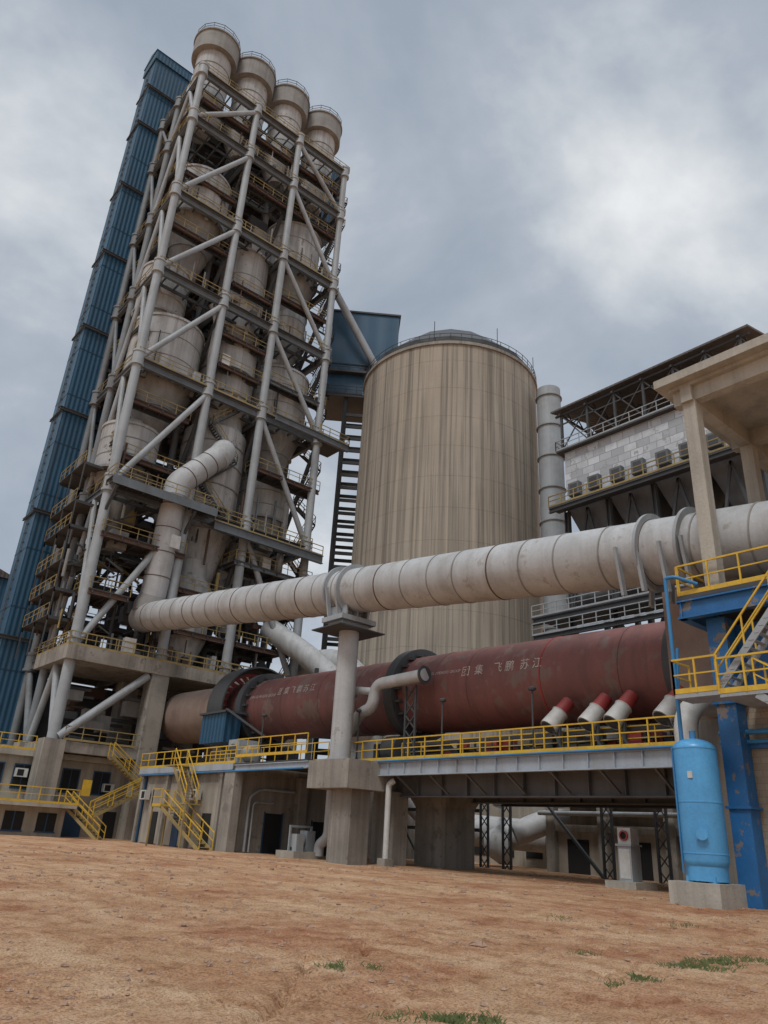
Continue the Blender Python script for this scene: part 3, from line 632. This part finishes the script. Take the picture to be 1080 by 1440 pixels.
X=top('crossover_duct');x1=part(X,'duct','duct')
pipe(x1,[(40,66,21),(42.5,60,17),(44,56,13),(44,54,10)],1.15,28,3)
pipe(x1,[(45,66,18),(45.5,60,17.6),(46,56,14),(46,56,6)],1.5,28,3)
x2=part(X,'legs','dark')
for x,y in ((41,58),(45,58),(41,64),(45,64)): beam(x2,(x,y,0),(x,y,16),.3)
pipe(x1,[(44,34,2.2),(40.5,38.2,2.4),(39.2,40,3.0),(38.8,42,4.6),(38.8,44,5.4)],1.0,24,1.5)
pipe(x1,[(46,29,3),(42,32,3.2),(40.4,33.6,2.2)],.75,20,1)
lath(x1,(40.8,34.4,1.6),(-.6,.8,0),[(0,1.2),(.6,1.2),(1.6,.6)],24)

# ================================================================== CHIMNEY
CH=top('steel_chimney');c5=part(CH,'stack','steelg');c6=part(CH,'stack_rings','cycd')
lath(c5,(62,45.4,0),(0,0,1),[(0,1.5),(51,1.38),(51.3,1.38)],36)
for z in range(6,51,4): lath(c6,(62,45.4,z),(0,0,1),[(0,1.38),(.01,1.55),(.12,1.55),(.13,1.38)],36,False)

# ================================================================== BAG FILTER
F=top('bag_filter_house');f1=part(F,'lagged_casing','lagg');f2=part(F,'roof_sheet','sheet');f3=part(F,'roof_truss','dark');f4=part(F,'hoppers','hop');f5=part(F,'support_steel','dark')
f6=part(F,'walkway_railings','yeld');f7=part(F,'small_valve_boxes','hop');f8=part(F,'walkway_decks','deck');f9=part(F,'grey_railings','steelg')
FY=20.4
box(f1,55,66,FY,38.6,31.6,37.6)
box(f8,54.4,66.5,FY-.5,39.2,37.6,37.75);rail(f9,(54.4,FY-.5,37.75),(54.4,39.2,37.75),w=.07);rail(f9,(54.4,39.2,37.75),(66,39.2,37.75),w=.07)
def rsheet(x0,x1,y0,y1,z0,zm,z1,xm):
    add(f2,[(x0,y0,z0),(x0,y1,z0),(xm,y1,zm),(xm,y0,zm),(x1,y1,z1),(x1,y0,z1),(x0,y0,z0+.2),(x0,y1,z0+.2),(xm,y1,zm+.2),(xm,y0,zm+.2),(x1,y1,z1+.2),(x1,y0,z1+.2)],
    [(0,1,2,3),(3,2,4,5),(6,9,8,7),(9,11,10,8),(0,6,7,1),(5,4,10,11),(1,7,8,2),(2,8,10,4),(0,3,9,6),(3,5,11,9)])
rsheet(54.3,67,FY-1,39.6,42.3,43.9,42.3,60.5)
for i in range(7):
    y=FY+i*3.05
    for x in (54.9,66): beam(f3,(x,y,37.8),(x,y,42.3),.22)
    beam(f3,(54.5,y,41.9),(66.8,y,41.9),.2)
    for k in range(0,6): beam(f3,(54.9+k*1.9,y,41.9),(54.9+k*1.9+.95,y,42.8),.1);beam(f3,(54.9+k*1.9+.95,y,42.8),(56.8+k*1.9,y,41.9),.1)
    if i<6: beam(f3,(54.9,y,38.0),(54.9,y+3.05,41.9),.12);beam(f3,(54.9,y+3.05,38.0),(54.9,y,41.9),.1)
for x in (54.9,60.5,66): beam(f3,(x,FY-.8,42.0),(x,39.4,42.0),.2);beam(f3,(x,FY,40.9),(x,39,40.9),.12)
for i in range(5):
    x=56+i*2.1;box(f7,x,x+1.2,24+i*2,26+i*2,37.8,39.4)
for i in range(4):
    y0=FY+.1+i*4.6;y1=y0+4.4;zc=26.2
    for x0,x1 in ((55.1,60.3),(60.7,65.9)):
        xm=(x0+x1)/2;ym=(y0+y1)/2
        add(f4,[(xm-.5,ym-.5,zc),(xm+.5,ym-.5,zc),(xm+.5,ym+.5,zc),(xm-.5,ym+.5,zc),(x0,y0,31.6),(x1,y0,31.6),(x1,y1,31.6),(x0,y1,31.6)],BF)
        box(f4,xm-.4,xm+.4,ym-.4,ym+.4,24.8,zc)
    box(f7,54.4,54.95,y0+.3,y0+1.5,32.5,33.8);box(f7,54.4,54.95,y0+2.5,y0+3.7,32.5,33.8)
    box(f5,54.38,54.4,y0+.5,y0+1.3,32.7,33.6);box(f5,54.38,54.4,y0+2.7,y0+3.5,32.7,33.6)
box(f8,53.4,55,FY-1,39.6,31.3,31.42);rail(f6,(53.4,FY-1,31.42),(53.4,39.6,31.42),w=.08);ibeam(f5,(53.5,FY-1,31.05),(53.5,39.6,31.05),.3,.45)
for i in range(5):
    y=FY+i*4.55
    for x in (55,60.5,66): ibeam(f5,(x,y,0),(x,y,31.2),.45,.45,.08)
    if i<4:
        beam(f5,(55,y,21),(55,y+2.3,31),.22);beam(f5,(55,y+4.5,21),(55,y+2.3,31),.22);beam(f5,(55,y,10),(55,y+4.5,20),.2);beam(f5,(55,y+4.5,10),(55,y,20),.2)
        beam(f5,(60.5,y,21),(60.5,y+4.5,31),.2)
z=20.6
box(f8,52.8,57,FY-2,41.5,z,z+.12);rail(f9,(52.8,FY-2,z+.1),(52.8,41.5,z+.1),w=.08);ibeam(f5,(53,FY-2,z-.3),(53,41.5,z-.3),.3,.6);ibeam(f5,(53,FY-2,z-1.8),(53,41.5,z-1.8),.3,.4)
rail(f9,(52.8,FY-2,z-1.6),(52.8,41.5,z-1.6),w=.07)
lath(f4,(57.5,FY,23.3),(0,1,0),[(0,.9),(20,.9)],20)
box(f4,56,66,19,40,8,12);box(f4,56.5,65,22,38,12.2,18)

# ================================================================== COOLER BUILDING behind platform
Cb=top('cooler_building');q1=part(Cb,'concrete_frame','conc');q2=part(Cb,'infill_wall','wall');q3=part(Cb,'openings','void');q4=part(Cb,'lattice_columns','dark');q5=part(Cb,'blue_shed','bluep')
box(q1,40,54,10,31,4.6,5.2)
for y in (31-.5,26.8,22.6,18.4,14.2): box(q1,40,40.5,y-.3,y+.3,0,4.6)
box(q2,40.4,40.55,10,30.4,0,2.6);box(q2,42,42.2,10,30.4,0,4.6);box(q1,40.1,40.4,10,30.4,2.5,2.9)
for y in (28,24,20.2,16): box(q3,40.34,40.4,y,y+1.5,.1,2.1)
for y in (35.2,33.6,31.8,24.8,21.6):
    for s in (-.3,.3): beam(q4,(37.5,y+s,0),(37.5,y+s,4.2),.12)
    for i in range(5): beam(q4,(37.5,y-.3,i*.8+.1),(37.5,y+.3,i*.8+.8),.05);beam(q4,(37.5,y+.3,i*.8+.1),(37.5,y-.3,i*.8+.8),.05)
for y in (34,36,38,40,42): beam(q4,(36.4,y,0),(36.4,y,5),.16);
for z in (2.3,3.4,4.6): beam(q4,(36.4,33,z),(36.4,43,z),.12,.2)
beam(q4,(36.4,34,.2),(36.4,38,4.8),.1);beam(q4,(36.4,38,.2),(36.4,42,4.8),.1);beam(q4,(37.3,25,.2),(38.5,30,4.4),.14)
box(q5,33.5,36,14.5,17.8,0,2.7);box(q2,45,50,34,44,0,4.5)
for y in (35,37.5,40): box(q3,44.95,45,y,y+1.4,.8,2.4)
rail(part(Cb,'yellow_handrail','yel'),(40,14,5.25),(40,31,5.25),w=.06);ibeam(q4,(36.2,14,3.9),(36.2,31,3.9),.3,.5)
pipe(part(Cb,'pipes','steelg'),[(39.6,14,3.5),(39.6,31,3.5)],.14,10);pipe(part(Cb,'pipes','steelg'),[(38.9,16,4.2),(38.9,34,4.0),(42,36,4)],.2,10,.5)
bs2=top('backing_wall');box(part(bs2,'wall','conc'),36.5,58,44.5,45,0,6.5);box(part(bs2,'openings','void'),38,39.4,44.45,44.5,0,2.3)
t=top('pump_unit');a_=part(t,'concrete_plinth','concl');b_=part(t,'pump_body','steelg');x,y=27.2,38.6
box(a_,x-1,x+1,y-.9,y+.9,0,.6);lath(b_,(x-.6,y,1.15),(1,0,0),[(0,.2),(.0,.36),(.7,.36),(.75,.2),(1.3,.2)],18);box(b_,x+.2,x+.8,y-.35,y+.35,.6,1.7);box(b_,x-.8,x-.3,y-.8,y-.4,.6,1.5)
beam(b_,(x-.8,y,1.9),(x+.8,y,1.9),.12);beam(b_,(x-.75,y,.6),(x-.75,y,1.9),.1);beam(b_,(x+.75,y,.6),(x+.75,y,1.9),.1)
t=top('electrical_cabinet');a_=part(t,'concrete_plinth','concl');b_=part(t,'cabinet','steelg');x,y=29.6,18.6
box(a_,x-.8,x+.8,y-.7,y+.7,0,.5);box(b_,x-.35,x+.35,y-.3,y+.3,.5,1.8);box(b_,x-.42,x+.42,y-.36,y+.36,1.8,1.88);box(part(t,'door','white'),x-.365,x-.35,y-.24,y+.24,.6,1.7);lath(part(t,'fan_ring','red'),(x-.31,y,2.2),(-1,0,0),[(0,.14),(0,.2),(.06,.2),(.06,.14),(0,.14)],20,False);box(part(t,'fan_box','white'),x-.3,x+.3,y-.3,y+.3,1.88,2.5);lath(part(t,'fan_hub','void'),(x-.3,y,2.2),(-1,0,0),[(0,.15),(.02,.15)],16)
vp=top('vertical_vent_pipe');pipe(part(vp,'pipe','duct'),[(28.0,37.8,.4),(28.0,37.8,1.0),(28.0,37.0,1.4),(28.0,37.0,5.0)],.3,16,.4)

# ================================================================== BURNER PLATFORM BUILDING (right, in front of duct)
A=top('burner_platform_building');a1=part(A,'concrete_canopy_slab','concl');a2=part(A,'concrete_columns','concl');a3=part(A,'platform_decks','deck');a4=part(A,'blue_girders','bluep')
a5=part(A,'yellow_handrail','yel');a6=part(A,'block_wall','brick');a7=part(A,'blue_pipes','pipeb');a8=part(A,'steel_stair','steelg')
box(a1,23.6,36,-7,12.25,18.3,18.65);box(a1,24.0,36,-7,11.9,18.15,18.3)
for y in (11.2,4.2,-3): box(a1,24,36,y-.22,y+.22,17.5,18.15)
for x in (24.4,29.1,34): box(a1,x-.21,x+.21,-7,11.8,17.55,18.149)
for x in (24.4,29.1,34):
    for y in (11.2,4.2,-3): box(a2,x-.25,x+.25,y-.25,y+.25,9.9,17.54)
box(a3,23.9,34.5,-4,12.4,9.75,9.9);ibeam(a4,(24.0,-4,9.4),(24.0,12.4,9.4),.3,.65);ibeam(a4,(23.9,12.3,9.4),(34,12.3,9.4),.3,.65)
rail(a5,(23.95,-4,9.9),(23.95,12.3,9.9),w=.055,sp=1.1);rail(a5,(23.95,12.35,9.9),(34,12.35,9.9),w=.055,sp=1.1)
box(part(A,'blue_wall_panel','bluep'),25.4,25.6,4.6,12.1,6.8,9.0)
stair(a8,a5,(23.0,7.9,9.8),(23.0,10.9,6.35),(.9,0,0),.88,.05)
box(a8,22.9,24.0,10.8,12.3,6.2,6.33);railbox(a5,22.9,24.0,10.8,12.3,6.33,'wn',w=.055,sp=.75)
box(a8,22.85,25.7,8.7,10.8,6.1,6.2);rail(a5,(22.85,8.3,6.2),(22.85,10.8,6.2),w=.055,sp=.75)
stair(a8,a5,(22.9,9.7,6.1),(22.9,6.1,3.7),(.9,0,0),.88,.05)
box(a8,22.7,23.95,6.9,8.7,9.7,9.85);rail(a5,(22.75,4.6,9.9),(22.75,8.0,9.9),w=.055)
box(a4,24.5,25.15,11.1,11.75,-.1,9.1)
for z in (3.0,6.2): box(a4,24.42,25.23,11.02,11.83,z,z+.08)
box(a6,25.3,33,2,11.3,-.1,6.3);box(a4,25.2,33,2,11.5,6.3,6.6);box(a4,25.1,25.3,4,11.5,4.85,5.1)
tube(a7,(25.0,3,5.3),(25.0,12,5.35),.085,seg=10);tube(a7,(25.0,3,5.0),(25.0,12,5.05),.065,seg=10)
box(part(A,'dark_panel','void'),25.2,25.3,8.0,9.6,.1,2.3)
tube(a7,(23.5,12.55,4.7),(23.5,12.55,10.5),.065,seg=10);pipe(a7,[(23.5,12.55,10.5),(23.5,12.2,10.5),(23.9,11.6,10.2)],.065,10,.2)
bo=top('kiln_burner_hood');box(part(bo,'hood_casing','kilnb'),29,34.4,11,15.7,6.5,12);lath(part(bo,'burner_pipe','steelg'),(31.5,4,9.3),(0,1,0),[(0,.4),(8,.5)],20)
box(part(bo,'hood_base','conc'),29,34.4,11,15.7,0,6.5)
wd=top('white_elbow_duct');pipe(part(wd,'duct','white'),[(26.6,14.0,4.9),(26.6,14.0,6.2),(27.6,14.0,6.9),(29,14.0,7)],.42,18,.6)

# ================================================================== AIR RECEIVER TANK
TK=top('air_receiver_tank');t1=part(TK,'vessel','tank');tx,ty,tr=23.75,12.3,.67
prof=[(0,.05)]+[(.36-.36*math.cos(a*math.pi/16),tr*math.sin(a*math.pi/16)) for a in range(1,9)]+[(3.58,tr)]+[(3.58+.36*math.sin(a*math.pi/16),max(.05,tr*math.cos(a*math.pi/16))) for a in range(1,9)]
lath(t1,(tx,ty,1.12),(0,0,1),prof,48)
for z in (1.65,3.1,4.7): lath(t1,(tx,ty,z),(0,0,1),[(0,tr),(.005,tr+.012),(.04,tr+.012),(.045,tr)],48,False)
lath(t1,(tx,ty,.92),(0,0,1),[(0,.54),(0,.6),(.65,.6),(.65,.54)],32,False)
t2=part(TK,'fittings','pipeb');tube(t1,(tx,ty,4.95),(tx,ty,5.3),.1,seg=14);pipe(t2,[(tx-.2,ty+.3,4.9),(tx-.2,ty+.3,5.7),(tx-.2,ty+.1,8)],.05,10,.1)
lath(t1,(tx-.59,ty-.28,2.2),(-.9,-.35,0),[(0,.12),(.12,.12),(.13,.17),(.18,.17)],20)
tube(t2,(tx-.52,ty+.48,1.1),(tx-.52,ty+.48,4.8),.03,seg=8)
for i in range(4):
    a=.8+i*math.pi/2;box(t1,tx+.5*math.cos(a)-.1,tx+.5*math.cos(a)+.1,ty+.5*math.sin(a)-.1,ty+.5*math.sin(a)+.1,.88,1.05)
box(part(TK,'nameplate','white'),tx-tr-.02,tx-tr+.05,ty-.2,ty-.05,3.8,4.0)
tb=part(TK,'concrete_plinth','concl');box(tb,tx-.82,tx+.75,ty-.75,ty+.85,-.1,.88)

# ------------------------------------------------------------------ build meshes
for (t,nm),p in REG.items():
    if not p.v: continue
    me=bpy.data.meshes.new(nm);me.from_pydata(p.v,[],p.f);me.materials.append(M[p.m])
    if p.m!='ground_m' and nm not in('blades',) and 'lettering' not in nm:
        b=bmesh.new();b.from_mesh(me);bmesh.ops.recalc_face_normals(b,faces=b.faces);b.to_mesh(me);b.free()
    me.polygons.foreach_set('use_smooth',[nm not in('stones',)]*len(me.polygons))
    me.set_sharp_from_angle(angle=math.radians(35))
    me.update()
    o=bpy.data.objects.new(nm,me);sc.collection.objects.link(o);o.parent=TOPS[t]

# ================================================================== SKY / LIGHT
w=bpy.data.worlds.new('World');sc.world=w;w.use_nodes=True;N=w.node_tree.nodes;L=w.node_tree.links
N.clear();out=N.new('ShaderNodeOutputWorld')
sd=V((-.62,-.30,1.0)).normalized()
sky=N.new('ShaderNodeTexSky');sky.sky_type='NISHITA';sky.sun_disc=False
sky.sun_elevation=math.asin(sd.z);sky.sun_rotation=math.atan2(sd.x,sd.y)
b1=N.new('ShaderNodeBackground');b1.inputs[1].default_value=.1;L.new(sky.outputs[0],b1.inputs[0])
tc=N.new('ShaderNodeTexCoord');mp=N.new('ShaderNodeMapping');mp.inputs['Scale'].default_value=(1,1,1.5);mp.inputs['Location'].default_value=(.35,.2,.1);L.new(tc.outputs['Generated'],mp.inputs[0])
n1=N.new('ShaderNodeTexNoise');n1.inputs['Scale'].default_value=2.2;n1.inputs['Detail'].default_value=7;n1.inputs['Roughness'].default_value=.54;n1.inputs['Distortion'].default_value=.2;L.new(mp.outputs[0],n1.inputs['Vector'])
cr=N.new('ShaderNodeValToRGB');L.new(n1.outputs['Fac'],cr.inputs[0]);e=cr.color_ramp.elements
e[0].position=.36;e[0].color=(.36,.415,.49,1);e[1].position=.68;e[1].color=(.90,.92,.93,1)
q=e.new(.47);q.color=(.45,.50,.57,1);q=e.new(.56);q.color=(.63,.67,.71,1)
sx=N.new('ShaderNodeSeparateXYZ');L.new(tc.outputs['Generated'],sx.inputs[0])
zr=N.new('ShaderNodeMapRange');zr.inputs[1].default_value=.88;zr.inputs[2].default_value=1;zr.inputs[3].default_value=1;zr.inputs[4].default_value=3.6;L.new(sx.outputs[2],zr.inputs[0])
mu=N.new('ShaderNodeVectorMath');mu.operation='SCALE';L.new(cr.outputs[0],mu.inputs[0]);L.new(zr.outputs[0],mu.inputs['Scale'])
b2=N.new('ShaderNodeBackground');L.new(mu.outputs[0],b2.inputs[0]);b2.inputs[1].default_value=1.0
ms=N.new('ShaderNodeMixShader');ms.inputs[0].default_value=.9;L.new(b1.outputs[0],ms.inputs[1]);L.new(b2.outputs[0],ms.inputs[2]);L.new(ms.outputs[0],out.inputs[0])
sl=bpy.data.lights.new('sun','SUN');sl.energy=1.5;sl.angle=math.radians(16);sl.color=(1,.98,.95)
so=bpy.data.objects.new('sun',sl);sc.collection.objects.link(so);so.rotation_euler=sd.to_track_quat('Z','Y').to_euler();so.location=sd*200
sc.view_settings.view_transform='Standard';sc.view_settings.look='None';sc.view_settings.exposure=0
# ================================================================== CAMERA
S_,C_=.6388,.7694;pt=math.radians(23.7);rl_=math.radians(3.4)
R0=V((C_,-S_,0));F0=V((S_*math.cos(pt),C_*math.cos(pt),math.sin(pt)));U0=V((-S_*math.sin(pt),-C_*math.sin(pt),math.cos(pt)))
Ri=R0*math.cos(rl_)+U0*math.sin(rl_);Ui=U0*math.cos(rl_)-R0*math.sin(rl_)
cam=bpy.data.cameras.new('camera');cam.sensor_fit='VERTICAL';cam.sensor_height=36;cam.lens=26;cam.clip_end=5000;cam.clip_start=.1
co=bpy.data.objects.new('camera',cam);sc.collection.objects.link(co)
mw=Matrix.Identity(4)
for i in range(3): mw[i][0]=Ri[i];mw[i][1]=Ui[i];mw[i][2]=-F0[i]
mw[0][3]=0;mw[1][3]=0;mw[2][3]=1.6
co.matrix_world=mw;sc.camera=co
